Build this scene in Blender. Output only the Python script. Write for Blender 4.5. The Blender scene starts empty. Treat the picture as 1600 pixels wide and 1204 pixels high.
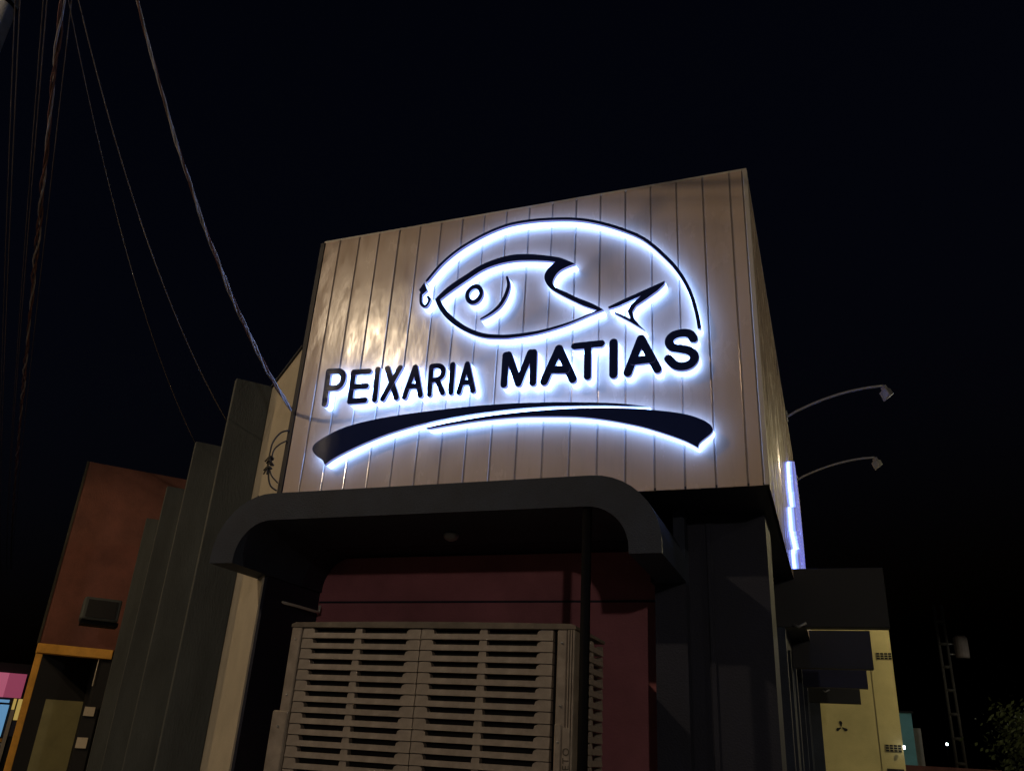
import bpy, bmesh, math, random
from mathutils import Vector, Matrix
from mathutils.geometry import tessellate_polygon

random.seed(7)
scene = bpy.context.scene
COL = scene.collection

# ------------------------------------------------------------------ camera
cam_data = bpy.data.cameras.new('camera')
cam = bpy.data.objects.new('camera', cam_data)
COL.objects.link(cam)
cam_data.sensor_width = 36.0
cam_data.lens = 28.915
cam_data.clip_start = 0.05
cam_data.clip_end = 2000.0
_yaw, _pit, _rol = math.radians(-21.522), math.radians(23.868), math.radians(3.503)
_F = Vector((math.sin(_yaw)*math.cos(_pit), math.cos(_yaw)*math.cos(_pit), math.sin(_pit)))
_R = Vector((math.cos(_yaw), -math.sin(_yaw), 0))
_U = _R.cross(_F)
_R2 = math.cos(_rol)*_R + math.sin(_rol)*_U
_U2 = -math.sin(_rol)*_R + math.cos(_rol)*_U
_m = Matrix((_R2, _U2, -_F)).transposed().to_4x4()
_m.translation = Vector((3.976, -5.240, 1.6))
cam.matrix_world = _m
scene.camera = cam

# ------------------------------------------------------------------ night sky, weak fill sun, exposure
world = bpy.data.worlds.new('World')
scene.world = world
world.use_nodes = True
wn = world.node_tree
bg = wn.nodes['Background']
sky = wn.nodes.new('ShaderNodeTexSky')
sky.sky_type = 'NISHITA'
sky.sun_disc = False
sky.sun_elevation = math.radians(-4.0)
sky.sun_rotation = math.radians(200.0)
tint = wn.nodes.new('ShaderNodeMix')
tint.data_type = 'RGBA'; tint.blend_type = 'MULTIPLY'
tint.inputs[0].default_value = 1.0
tint.inputs[7].default_value = (0.45, 0.55, 1.0, 1)      # clear moonless night: deep navy
wn.links.new(sky.outputs[0], tint.inputs[6])
wn.links.new(tint.outputs[2], bg.inputs[0])
bg.inputs[1].default_value = 0.14
fill_sun = bpy.data.lights.new('fill_sun', 'SUN')  # weak bluish fill added to the night; not a real moon
fill_sun.energy = 0.006
fill_sun.angle = math.radians(0.5)
fill_sun.color = (0.75, 0.85, 1.0)
fill_sun_o = bpy.data.objects.new('fill_sun', fill_sun)
COL.objects.link(fill_sun_o)
fill_sun_o.rotation_euler = (math.radians(48), 0, math.radians(20))
scene.view_settings.view_transform = 'Standard'
scene.view_settings.look = 'None'
scene.view_settings.exposure = 0.0
scene.view_settings.gamma = 1.0
scene.view_settings.use_curve_mapping = False
scene.render.engine = 'CYCLES'

# ------------------------------------------------------------------ materials
def nt(m):
    m.use_nodes = True
    t = m.node_tree
    return t, t.nodes['Principled BSDF']

def mat(name, col, rough=0.6, metal=0.0, var=0.12, scale=3.0, bump=0.0, bscale=60.0, stretch=None, spec=0.5, objrand=0.0, coords='Object'):
    """plain paint / plaster / metal with tonal noise and fine relief"""
    m = bpy.data.materials.new(name)
    t, b = nt(m)
    N, L = t.nodes, t.links
    b.inputs['Roughness'].default_value = rough
    b.inputs['Metallic'].default_value = metal
    b.inputs['Specular IOR Level'].default_value = spec
    tc = N.new('ShaderNodeTexCoord')
    mp = N.new('ShaderNodeMapping')
    L.new(tc.outputs[coords], mp.inputs[0])
    if stretch: mp.inputs['Scale'].default_value = stretch
    nz = N.new('ShaderNodeTexNoise')
    nz.inputs['Scale'].default_value = scale
    nz.inputs['Detail'].default_value = 6
    nz.inputs['Roughness'].default_value = 0.62
    L.new(mp.outputs[0], nz.inputs['Vector'])
    rp = N.new('ShaderNodeValToRGB')
    rp.color_ramp.elements[0].position = 0.3
    rp.color_ramp.elements[1].position = 0.72
    rp.color_ramp.elements[0].color = (*[c*(1-var) for c in col], 1)
    rp.color_ramp.elements[1].color = (*[min(1, c*(1+var)) for c in col], 1)
    L.new(nz.outputs[0], rp.inputs[0])
    out = rp.outputs[0]
    if objrand:
        oi = N.new('ShaderNodeObjectInfo')
        hs = N.new('ShaderNodeHueSaturation')
        mr = N.new('ShaderNodeMapRange')
        mr.inputs['To Min'].default_value = 1-objrand
        mr.inputs['To Max'].default_value = 1+objrand
        L.new(oi.outputs['Random'], mr.inputs[0])
        L.new(mr.outputs[0], hs.inputs['Value'])
        L.new(out, hs.inputs['Color'])
        out = hs.outputs[0]
    L.new(out, b.inputs['Base Color'])
    if bump:
        n2 = N.new('ShaderNodeTexNoise')
        n2.inputs['Scale'].default_value = bscale
        n2.inputs['Detail'].default_value = 4
        L.new(mp.outputs[0], n2.inputs['Vector'])
        bp = N.new('ShaderNodeBump')
        bp.inputs['Strength'].default_value = bump
        bp.inputs['Distance'].default_value = 0.02
        L.new(n2.outputs[0], bp.inputs['Height'])
        L.new(bp.outputs[0], b.inputs['Normal'])
    return m

def emit(name, col, strength, base=(0.8, 0.8, 0.8)):
    m = bpy.data.materials.new(name)
    t, b = nt(m)
    b.inputs['Base Color'].default_value = (*base, 1)
    b.inputs['Roughness'].default_value = 0.4
    b.inputs['Emission Color'].default_value = (*col, 1)
    b.inputs['Emission Strength'].default_value = strength
    return m

def pvc_material():
    """glossy cream PVC lining: slightly wavy sheet, a film of dust that dulls the gloss in vertical streaks"""
    m = bpy.data.materials.new('pvc_lining')
    t, b = nt(m)
    N, L = t.nodes, t.links
    tc = N.new('ShaderNodeTexCoord')
    oi = N.new('ShaderNodeObjectInfo')
    sh = N.new('ShaderNodeVectorMath'); sh.operation = 'SCALE'
    L.new(oi.outputs['Location'], sh.inputs[0]); sh.inputs['Scale'].default_value = 1.0
    add = N.new('ShaderNodeVectorMath'); add.operation = 'ADD'
    L.new(tc.outputs['Object'], add.inputs[0]); L.new(sh.outputs[0], add.inputs[1])
    def noise(scale, stretch, detail=4, rough=0.55):
        mp = N.new('ShaderNodeMapping'); mp.inputs['Scale'].default_value = stretch
        L.new(add.outputs[0], mp.inputs[0])
        n = N.new('ShaderNodeTexNoise'); n.inputs['Scale'].default_value = scale
        n.inputs['Detail'].default_value = detail; n.inputs['Roughness'].default_value = rough
        L.new(mp.outputs[0], n.inputs['Vector'])
        return n.outputs[0]
    c = N.new('ShaderNodeValToRGB')
    c.color_ramp.elements[0].color = (0.57, 0.435, 0.335, 1)
    c.color_ramp.elements[1].color = (0.65, 0.505, 0.395, 1)
    c.color_ramp.elements[0].position = 0.3; c.color_ramp.elements[1].position = 0.7
    L.new(noise(2.2, (1, 1, 0.35)), c.inputs[0])
    dr = N.new('ShaderNodeMapRange')
    dr.inputs['From Min'].default_value = 0.52; dr.inputs['From Max'].default_value = 0.75
    dr.inputs['To Min'].default_value = 1.0; dr.inputs['To Max'].default_value = 0.90
    L.new(noise(14.0, (1, 1, 0.09), 5, 0.65), dr.inputs[0])
    dirt = N.new('ShaderNodeVectorMath'); dirt.operation = 'SCALE'
    L.new(c.outputs[0], dirt.inputs[0]); L.new(dr.outputs[0], dirt.inputs['Scale'])
    hs = N.new('ShaderNodeHueSaturation')
    mr = N.new('ShaderNodeMapRange'); mr.inputs['To Min'].default_value = 0.93; mr.inputs['To Max'].default_value = 1.05
    L.new(oi.outputs['Random'], mr.inputs[0]); L.new(mr.outputs[0], hs.inputs['Value']); L.new(dirt.outputs[0], hs.inputs['Color'])
    L.new(hs.outputs[0], b.inputs['Base Color'])
    r = N.new('ShaderNodeMapRange')
    r.inputs['From Min'].default_value = 0.35; r.inputs['From Max'].default_value = 0.65
    r.inputs['To Min'].default_value = 0.15; r.inputs['To Max'].default_value = 0.30
    L.new(noise(7.0, (1, 1, 0.45), 5, 0.6), r.inputs[0])
    L.new(r.outputs[0], b.inputs['Roughness'])
    b.inputs['Specular IOR Level'].default_value = 0.55
    bp = N.new('ShaderNodeBump'); bp.inputs['Strength'].default_value = 0.19; bp.inputs['Distance'].default_value = 0.03
    L.new(noise(4.5, (1, 1, 0.4), 3, 0.5), bp.inputs['Height'])
    L.new(bp.outputs[0], b.inputs['Normal'])
    return m

M = {}
M['pvc'] = pvc_material()
M['groove'] = mat('glossy_groove', (0.50, 0.43, 0.39), 0.12, metal=0.2, var=0.1, scale=8)
M['trim'] = mat('pvc_corner_trim', (0.60, 0.54, 0.46), 0.35, var=0.06)
M['gap'] = mat('dark_backing', (0.10, 0.075, 0.06), 0.7)
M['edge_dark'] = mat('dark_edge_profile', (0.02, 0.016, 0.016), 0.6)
M['grey'] = mat('charcoal_plaster', (0.017, 0.025, 0.046), 0.7, var=0.35, scale=2.5, bump=0.25, bscale=90)
M['fin'] = mat('grey_fin_plaster', (0.054, 0.062, 0.062), 0.75, var=0.35, scale=2.5, bump=0.3, bscale=70, stretch=(1, 1, 0.3))
M['navy'] = mat('dark_navy_wall', (0.008, 0.010, 0.026), 0.65, var=0.25, scale=2.0, bump=0.2, bscale=80)
M['red_wall'] = mat('maroon_wall', (0.38, 0.13, 0.15), 0.7, var=0.2, scale=2.0, bump=0.2, bscale=80)
M['cream'] = mat('cream_plaster', (0.50, 0.44, 0.34), 0.75, var=0.14, scale=2.2, bump=0.25, bscale=60)
M['roof'] = mat('roof_sheet', (0.12, 0.12, 0.12), 0.7)
M['black_plate'] = mat('black_acrylic_bloom_tint', (0.016, 0.026, 0.105), 0.07, var=0.05, spec=0.25)  # black faces; bloom from the LEDs is put into the navy base colour
M['edge_glow'] = emit('edge_lit_acrylic', (0.28, 0.30, 0.72), 0.6, (0.05, 0.05, 0.12))
def led_material(name, col, near, far):
    """diffuser body of the halo lit letters: the LED strip sits against the wall, so it is brightest there"""
    m = emit(name, col, 1.0)
    t = m.node_tree; N, L = t.nodes, t.links
    tc = N.new('ShaderNodeTexCoord'); sp = N.new('ShaderNodeSeparateXYZ')
    L.new(tc.outputs['Object'], sp.inputs[0])
    mr = N.new('ShaderNodeMapRange'); mr.interpolation_type = 'SMOOTHSTEP'
    mr.inputs['From Min'].default_value = -0.055; mr.inputs['From Max'].default_value = -0.02
    mr.inputs['To Min'].default_value = far; mr.inputs['To Max'].default_value = near
    L.new(sp.outputs['Y'], mr.inputs[0])
    L.new(mr.outputs[0], t.nodes['Principled BSDF'].inputs['Emission Strength'])
    return m
M['led'] = led_material('white_led_light', (0.22, 0.42, 1.0), 11.0, 4.2)
M['led_blue'] = led_material('blue_led_light', (0.16, 0.26, 1.0), 7.0, 1.6)
M['plate_blue_glow'] = emit('side_plate_blue_glow', (0.10, 0.12, 0.72), 0.8, (0.05, 0.06, 0.3))  # emission stands in for the blue glow reflected off the side plates
M['ac'] = mat('aged_beige_plastic', (0.31, 0.26, 0.215), 0.55, var=0.3, scale=9, bump=0.06, bscale=120, objrand=0.06)
M['ac_lid'] = mat('dusty_cooler_lid', (0.17, 0.14, 0.11), 0.7, var=0.3, scale=7)
M['ac_dark'] = mat('cooler_inner_dark', (0.012, 0.010, 0.010), 0.9)
M['ac_text'] = mat('dark_print', (0.06, 0.045, 0.03), 0.6)
M['steel'] = mat('black_painted_steel', (0.003, 0.003, 0.004), 0.7, var=0.2, spec=0.1)
M['galv'] = mat('galvanised_steel', (0.45, 0.45, 0.45), 0.4, metal=0.6, var=0.15)
M['glass'] = mat('lamp_glass', (0.30, 0.33, 0.36), 0.08, var=0.05, spec=0.8)
M['cable_grey'] = mat('grey_cable', (0.42, 0.40, 0.42), 0.45, var=0.2, scale=10)
M['cable_red'] = mat('reddish_cable', (0.15, 0.07, 0.055), 0.5, var=0.4, scale=6)
M['cable_black'] = mat('black_cable', (0.02, 0.018, 0.018), 0.5)
M['wire'] = mat('thin_wire', (0.16, 0.13, 0.11), 0.5)
M['brick_red'] = mat('red_painted_wall', (0.135, 0.048, 0.036), 0.8, var=0.35, scale=1.6, bump=0.4, bscale=40)
M['orange'] = mat('orange_painted_beam', (0.70, 0.36, 0.055), 0.7, var=0.2, scale=4, bump=0.3, bscale=40)
M['olive'] = mat('olive_door', (0.26, 0.24, 0.11), 0.7, var=0.15)
M['dark'] = mat('dark_interior', (0.012, 0.012, 0.014), 0.9)
M['yellow'] = mat('yellow_plaster', (0.52, 0.46, 0.23), 0.8, var=0.22, scale=0.8, bump=0.2, bscale=40)
M['teal'] = mat('teal_wall', (0.17, 0.45, 0.52), 0.8, var=0.12)
M['concrete'] = mat('pole_concrete', (0.70, 0.74, 0.80), 0.85, var=0.2, scale=5, bump=0.3, bscale=50)
M['far_pole'] = mat('dark_weathered_concrete', (0.035, 0.032, 0.024), 0.9, var=0.5, scale=1.2)
M['beam'] = mat('black_fascia', (0.006, 0.007, 0.010), 0.6, var=0.3, scale=1.5)
M['transformer'] = mat('rusty_grey_casing', (0.12, 0.10, 0.085), 0.8, var=0.3, scale=3)
M['navy_and_spill'] = mat('navy_and_blue_spill', (0.008, 0.011, 0.05), 0.6, var=0.2)  # on the third beam this blue is the sign's spill put into the colour
M['asphalt'] = mat('asphalt', (0.05, 0.05, 0.052), 0.9, var=0.3, scale=1.2, bump=0.5, bscale=120)
M['pave'] = mat('concrete_pavement', (0.28, 0.27, 0.25), 0.85, var=0.2, scale=1.5, bump=0.4, bscale=60)
M['sodium'] = emit('warm_lamp_lens', (1.0, 0.78, 0.45), 220.0)
M['pink'] = emit('pink_backlit_fascia', (0.75, 0.17, 0.30), 0.42, (0.4, 0.1, 0.2))
M['blue_lit'] = emit('blue_lit_window', (0.16, 0.42, 0.75), 0.55, (0.1, 0.2, 0.3))
M['yellow_lit'] = emit('yellow_lit_panel', (0.85, 0.60, 0.15), 0.4, (0.4, 0.3, 0.1))
M['pink_dark'] = emit('deep_pink_backlit_fascia', (0.55, 0.09, 0.20), 0.36, (0.3, 0.06, 0.12))
M['white_lit'] = emit('warm_white_lit_panel', (1.0, 0.85, 0.65), 0.5, (0.4, 0.35, 0.3))
M['far_lamp'] = emit('far_white_lamp', (0.9, 0.95, 1.0), 6.0)
M['bark'] = mat('bark', (0.09, 0.065, 0.045), 0.9)
M['leaf'] = mat('leaf', (0.04, 0.055, 0.02), 0.7, var=0.3, scale=1.0)

# ------------------------------------------------------------------ mesh helpers
def link(name, me, m, parent=None, loc=None):
    o = bpy.data.objects.new(name, me)
    COL.objects.link(o)
    if m is not None and not me.materials:
        me.materials.append(m)
    if parent is not None: o.parent = parent
    if loc is not None: o.location = loc
    return o

def finish(bm, name, smooth=False, bevel=0.0):
    if bevel:
        bmesh.ops.bevel(bm, geom=bm.edges[:], offset=bevel, segments=1, affect='EDGES', clamp_overlap=True)
    bmesh.ops.recalc_face_normals(bm, faces=bm.faces[:])
    me = bpy.data.meshes.new(name)
    bm.to_mesh(me); bm.free()
    if smooth:
        for p in me.polygons: p.use_smooth = True
    return me

def add_box(bm, x0, x1, y0, y1, z0, z1, mtx=None):
    v = [Vector((x, y, z)) for z in (z0, z1) for y in (y0, y1) for x in (x0, x1)]
    if mtx: v = [mtx @ p for p in v]
    v = [bm.verts.new(p) for p in v]
    for f in ((0, 1, 3, 2), (4, 6, 7, 5), (0, 4, 5, 1), (2, 3, 7, 6), (0, 2, 6, 4), (1, 5, 7, 3)):
        bm.faces.new([v[i] for i in f])

def box(name, x0, x1, y0, y1, z0, z1, m, parent=None, bevel=0.0, mtx=None):
    bm = bmesh.new()
    add_box(bm, x0, x1, y0, y1, z0, z1, mtx)
    return link(name, finish(bm, name, bevel=bevel), m, parent)

def add_prism(bm, loops, y0, y1, off=(0, 0)):
    """closed loops in the x-z plane (first outer, others holes) extruded from y0 to y1"""
    ox, oz = off
    vl = [[Vector((p[0]-ox, p[1]-oz, 0)) for p in lp] for lp in loops]
    tris = tessellate_polygon(vl)
    flat = [p for lp in vl for p in lp]
    a = [bm.verts.new((p.x, y0, p.y)) for p in flat]
    b = [bm.verts.new((p.x, y1, p.y)) for p in flat]
    for t in tris:
        try:
            bm.faces.new([a[i] for i in t]); bm.faces.new([b[i] for i in reversed(t)])
        except ValueError:
            pass
    k = 0
    for lp in vl:
        n = len(lp)
        for i in range(n):
            j = (i+1) % n
            bm.faces.new([a[k+i], a[k+j], b[k+j], b[k+i]])
        k += n

def add_tube(bm, pts, r, seg=8, caps=True):
    pts = [Vector(p) for p in pts]
    rs = r if isinstance(r, (list, tuple)) else [r]*len(pts)
    rings = []
    prev = None
    for i, p in enumerate(pts):
        d = (pts[min(i+1, len(pts)-1)] - pts[max(i-1, 0)]).normalized()
        if prev is None:
            u = d.orthogonal().normalized()
        else:
            u = (prev - d*prev.dot(d)).normalized()
        prev = u
        w = d.cross(u)
        rings.append([bm.verts.new(p + rs[i]*(math.cos(2*math.pi*k/seg)*u + math.sin(2*math.pi*k/seg)*w)) for k in range(seg)])
    for a, b in zip(rings, rings[1:]):
        for k in range(seg):
            bm.faces.new([a[k], a[(k+1) % seg], b[(k+1) % seg], b[k]])
    if caps:
        bm.faces.new(rings[0][::-1]); bm.faces.new(rings[-1])

def tube(name, pts, r, m, parent=None, seg=8):
    bm = bmesh.new(); add_tube(bm, pts, r, seg)
    return link(name, finish(bm, name, smooth=True), m, parent)

def smooth_path(pts, sub=6, closed=False):
    """Catmull-Rom"""
    P = [Vector(p) for p in pts]
    n = len(P); out = []
    rng = range(n if closed else n-1)
    for i in rng:
        p0 = P[(i-1) % n] if closed or i > 0 else P[0]
        p1, p2 = P[i], P[(i+1) % n]
        p3 = P[(i+2) % n] if closed or i+2 < n else P[-1]
        for k in range(sub):
            t = k/sub
            out.append(0.5*((2*p1) + (p2-p0)*t + (2*p0-5*p1+4*p2-p3)*t*t + (3*p1-p0-3*p2+p3)*t**3))
    if not closed: out.append(P[-1])
    return out

def stroke(pts, w, cap=6):
    """outline of a round-ended 2-D stroke; w half width (or one per point)"""
    P = [Vector((p[0], p[1])) for p in pts]
    ws = w if isinstance(w, (list, tuple)) else [w]*len(P)
    L, R = [], []
    for i, p in enumerate(P):
        d = (P[min(i+1, len(P)-1)] - P[max(i-1, 0)]).normalized()
        nrm = Vector((-d.y, d.x))
        L.append(p + nrm*ws[i]); R.append(p - nrm*ws[i])
    d0 = (P[1]-P[0]).normalized(); d1 = (P[-1]-P[-2]).normalized()
    def arc(c, n, d, r):
        return [c + r*(math.cos(math.pi*k/cap)*n + math.sin(math.pi*k/cap)*d) for k in range(1, cap)]
    n1 = Vector((-d1.y, d1.x)); n0 = Vector((-d0.y, d0.x))
    return L + arc(P[-1], n1, d1, ws[-1]) + R[::-1] + arc(P[0], -n0, -d0, ws[0])

def tag(o, label=None, cat=None, group=None, kind=None):
    if label: o['label'] = label
    if cat: o['category'] = cat
    if group: o['group'] = group
    if kind: o['kind'] = kind
    return o

def empty(name, loc=(0, 0, 0), rz=0.0):
    o = bpy.data.objects.new(name, None)
    COL.objects.link(o)
    o.empty_display_size = 0.2
    o.location = loc
    o.rotation_euler = (0, 0, rz)
    return o

def copy_tree(o, parent=None):
    c = o.copy(); COL.objects.link(c); c.parent = parent
    for ch in list(o.children): copy_tree(ch, c)
    return c

# left street frame: s metres along the left facade, n metres out from it
DL = Vector((-0.758, 0.652)).normalized()
NL = Vector((-DL.y, DL.x)) if -DL.y*0 + DL.x < 0 else Vector((DL.y, -DL.x))
OL = Vector((-0.021, 0.0))
LEFT = Matrix(((DL.x, NL.x, 0, OL.x), (DL.y, NL.y, 0, OL.y), (0, 0, 1, 0), (0, 0, 0, 1)))
def lbox(name, s0, s1, n0, n1, z0, z1, m, parent=None, bevel=0.0):
    return box(name, s0, s1, n0, n1, z0, z1, m, parent, bevel, LEFT)
def lp(s, n, z):
    return LEFT @ Vector((s, n, z))


# ------------------------------------------------------------------ sign outlines, metres on the sign face (x along the front, z up)
LETTERS = [
    ('M', 0.0275, [[(1.884, 4.06), (1.884, 4.301)], [(1.905, 4.302), (1.998, 4.058)], [(1.998, 4.058), (2.081, 4.298)], [(2.106, 4.296), (2.111, 4.051)]]),
    ('A', 0.0310, [[(2.3, 4.306), (2.195, 4.052)], [(2.3, 4.306), (2.412, 4.049)], [(2.257, 4.139), (2.36, 4.129)]]),
    ('T', 0.0270, [[(2.419, 4.311), (2.619, 4.31)], [(2.519, 4.305), (2.521, 4.058)]]),
    ('I', 0.0310, [[(2.709, 4.307), (2.71, 4.054)]]),
    ('A', 0.0310, [[(2.908, 4.311), (2.812, 4.057)], [(2.908, 4.311), (3.021, 4.062)], [(2.855, 4.142), (2.979, 4.145)]]),
    ('S', 0.0310, [[(3.274, 4.267), (3.255, 4.302), (3.222, 4.319), (3.183, 4.321), (3.139, 4.311), (3.11, 4.284), (3.108, 4.247), (3.131, 4.216), (3.18, 4.2), (3.235, 4.182), (3.267, 4.154), (3.276, 4.122), (3.259, 4.088), (3.226, 4.068), (3.182, 4.065), (3.144, 4.079), (3.117, 4.107), (3.099, 4.133)]]),
    ('P', 0.0250, [[(0.347, 4.045), (0.338, 4.331)], [(0.338, 4.331), (0.428, 4.325), (0.467, 4.306), (0.486, 4.27), (0.486, 4.225), (0.468, 4.193), (0.429, 4.176), (0.347, 4.182)]]),
    ('E', 0.0240, [[(0.582, 4.043), (0.576, 4.299)], [(0.576, 4.299), (0.719, 4.292)], [(0.58, 4.169), (0.712, 4.163)], [(0.582, 4.043), (0.718, 4.041)]]),
    ('I', 0.0230, [[(0.804, 4.038), (0.796, 4.302)]]),
    ('X', 0.0230, [[(0.882, 4.301), (0.995, 4.038)], [(0.996, 4.294), (0.874, 4.039)]]),
    ('A', 0.0220, [[(1.129, 4.285), (1.064, 4.036)], [(1.129, 4.285), (1.202, 4.039)], [(1.087, 4.123), (1.176, 4.117)]]),
    ('R', 0.0210, [[(1.277, 4.037), (1.271, 4.272)], [(1.271, 4.274), (1.331, 4.273), (1.368, 4.248), (1.377, 4.204), (1.362, 4.173), (1.321, 4.157), (1.275, 4.155)], [(1.334, 4.149), (1.389, 4.04)]]),
    ('I', 0.0220, [[(1.456, 4.037), (1.451, 4.271)]]),
    ('A', 0.0210, [[(1.573, 4.263), (1.522, 4.032)], [(1.573, 4.263), (1.638, 4.034)], [(1.552, 4.107), (1.613, 4.106)]]),
]
LINE_ARC = [(1.147, 5.065), (1.244, 5.187), (1.331, 5.268), (1.431, 5.337), (1.535, 5.39), (1.637, 5.433), (1.74, 5.465), (1.842, 5.485), (1.946, 5.489), (2.039, 5.486), (2.136, 5.477), (2.27, 5.457), (2.402, 5.429), (2.532, 5.385), (2.66, 5.326), (2.785, 5.256), (2.908, 5.173), (3.003, 5.079), (3.09, 4.969), (3.152, 4.882), (3.207, 4.783), (3.25, 4.68), (3.28, 4.578), (3.304, 4.458), (3.317, 4.35)]
HOOK_BAIT = [(1.125, 5.05), (1.16, 4.969), (1.118, 4.931), (1.083, 4.984)]
HOOK = [(1.105, 4.944), (1.113, 4.869), (1.135, 4.833), (1.158, 4.825), (1.177, 4.845), (1.187, 4.879), (1.172, 4.908)]
FISH_OUT = [(1.238, 4.877), (1.344, 4.977), (1.483, 5.06), (1.616, 5.135), (1.757, 5.174), (1.892, 5.187), (2.028, 5.169), (2.151, 5.137), (2.246, 5.107), (2.309, 5.079), (2.407, 5.016), (2.337, 4.999), (2.277, 4.969), (2.24, 4.918), (2.233, 4.87), (2.256, 4.831), (2.339, 4.778), (2.42, 4.723), (2.545, 4.65), (2.633, 4.585), (2.546, 4.56), (2.364, 4.498), (2.179, 4.458), (2.054, 4.445), (1.926, 4.442), (1.837, 4.448), (1.705, 4.47), (1.595, 4.513), (1.481, 4.581), (1.368, 4.675), (1.288, 4.776)]
FISH_IN = [(1.285, 4.865), (1.372, 4.929), (1.504, 5.009), (1.634, 5.084), (1.766, 5.119), (1.901, 5.126), (2.03, 5.111), (2.153, 5.087), (2.245, 5.061), (2.212, 5.034), (2.182, 5.001), (2.161, 4.947), (2.174, 4.888), (2.215, 4.828), (2.294, 4.765), (2.421, 4.678), (2.484, 4.638), (2.582, 4.587), (2.486, 4.555), (2.364, 4.517), (2.178, 4.482), (2.052, 4.473), (1.924, 4.473), (1.835, 4.48), (1.713, 4.504), (1.614, 4.544), (1.511, 4.608), (1.407, 4.699), (1.329, 4.788)]
EYE = [(1.58, 4.872), (1.657, 4.86), (1.572, 4.964)]
GILL = [(1.85, 4.987), (1.867, 4.926), (1.863, 4.869), (1.839, 4.796), (1.797, 4.729), (1.727, 4.675), (1.655, 4.64)]
TAIL = [(2.667, 4.604), (2.798, 4.657), (2.975, 4.721), (3.086, 4.76), (3.08, 4.734), (3.032, 4.688), (2.95, 4.633), (2.874, 4.586), (2.847, 4.542), (2.856, 4.488), (2.897, 4.423), (2.942, 4.369), (2.827, 4.461), (2.715, 4.543), (2.72, 4.555), (2.827, 4.484), (2.831, 4.492), (2.812, 4.547), (2.836, 4.597), (2.909, 4.661), (2.738, 4.598), (2.672, 4.588)]
SWOOSH_A = [(0.439, 3.526), (0.414, 3.565), (0.357, 3.601), (0.318, 3.638), (0.303, 3.677), (0.329, 3.717), (0.421, 3.769), (0.556, 3.823), (0.731, 3.858), (0.937, 3.882), (1.141, 3.894), (1.342, 3.902), (1.629, 3.908), (1.82, 3.906), (2.008, 3.899), (2.252, 3.884), (2.395, 3.871), (2.628, 3.846), (2.798, 3.821), (2.964, 3.785), (2.798, 3.804), (2.628, 3.824), (2.396, 3.842), (2.205, 3.853), (2.01, 3.856), (1.824, 3.852), (1.634, 3.843), (1.442, 3.826), (1.246, 3.801), (1.154, 3.786), (0.956, 3.741), (0.757, 3.678), (0.59, 3.612), (0.493, 3.564)]
SWOOSH_B = [(1.273, 3.766), (1.445, 3.79), (1.637, 3.809), (1.826, 3.822), (2.012, 3.827), (2.158, 3.828), (2.337, 3.825), (2.513, 3.816), (2.742, 3.796), (2.898, 3.776), (3.023, 3.753), (3.182, 3.717), (3.286, 3.676), (3.353, 3.632), (3.377, 3.59), (3.36, 3.558), (3.307, 3.517), (3.286, 3.496), (3.277, 3.469), (3.204, 3.517), (3.1, 3.567), (2.994, 3.612), (2.886, 3.652), (2.72, 3.7), (2.56, 3.737), (2.398, 3.762), (2.16, 3.783), (2.014, 3.791), (1.828, 3.792), (1.639, 3.785), (1.447, 3.77), (1.309, 3.758)]

# ------------------------------------------------------------------ setting: ground, pavement
bm = bmesh.new(); add_box(bm, -400, 400, -400, 400, -0.4, 0.0)
tag(link('ground', finish(bm, 'ground'), M['asphalt']), kind='structure')
bm = bmesh.new()
add_box(bm, -1.4, 5.6, -1.6, 40, 0.004, 0.14)
tag(link('pavement', finish(bm, 'pavement', bevel=0.01), M['pave']), kind='structure')
bm = bmesh.new(); add_box(bm, 1.75, 60, 0.0, 1.7, 0.006, 0.136, LEFT)
tag(link('pavement', finish(bm, 'pavement', bevel=0.01), M['pave']), kind='structure')

# ------------------------------------------------------------------ the fish shop building
ZB, ZT = 3.2245, 5.7136        # bottom and top of the clad sign box
W = 3.70
shop = empty('shop_building', (1.85, 0, 0.14))
tag(shop, 'dark grey corner shop with cream panelled upper box and rounded entrance canopy', 'building')
def P(o):
    """parent to the shop, keeping world coordinates"""
    o.parent = shop
    o.matrix_parent_inverse = Matrix.Translation((-1.85, 0, -0.14))
    return o

# core of the upper box (behind the cladding) and soffit
P(box('box_wall', 0.012, W-0.022, 0.022, 9.0, ZB+0.02, ZT-0.02, M['gap']))
P(box('soffit', 0.004, W-0.004, 0.004, 9.0, ZB, ZB+0.018, M['navy']))
P(box('coping', 0.0, W, 0.003, 9.01, ZT-0.018, ZT, M['trim']))
P(box('edge_profile', -0.030, 0.010, -0.004, 0.05, ZB, ZT-0.02, M['edge_dark']))
P(box('edge_profile', W-0.030, W+0.004, -0.0035, 0.03, ZB+0.002, ZT-0.019, M['trim'], bevel=0.004))
P(box('side_wall', -0.028, 0.011, 0.052, 9.0, ZB, ZT-0.02, M['edge_dark']))

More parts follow.
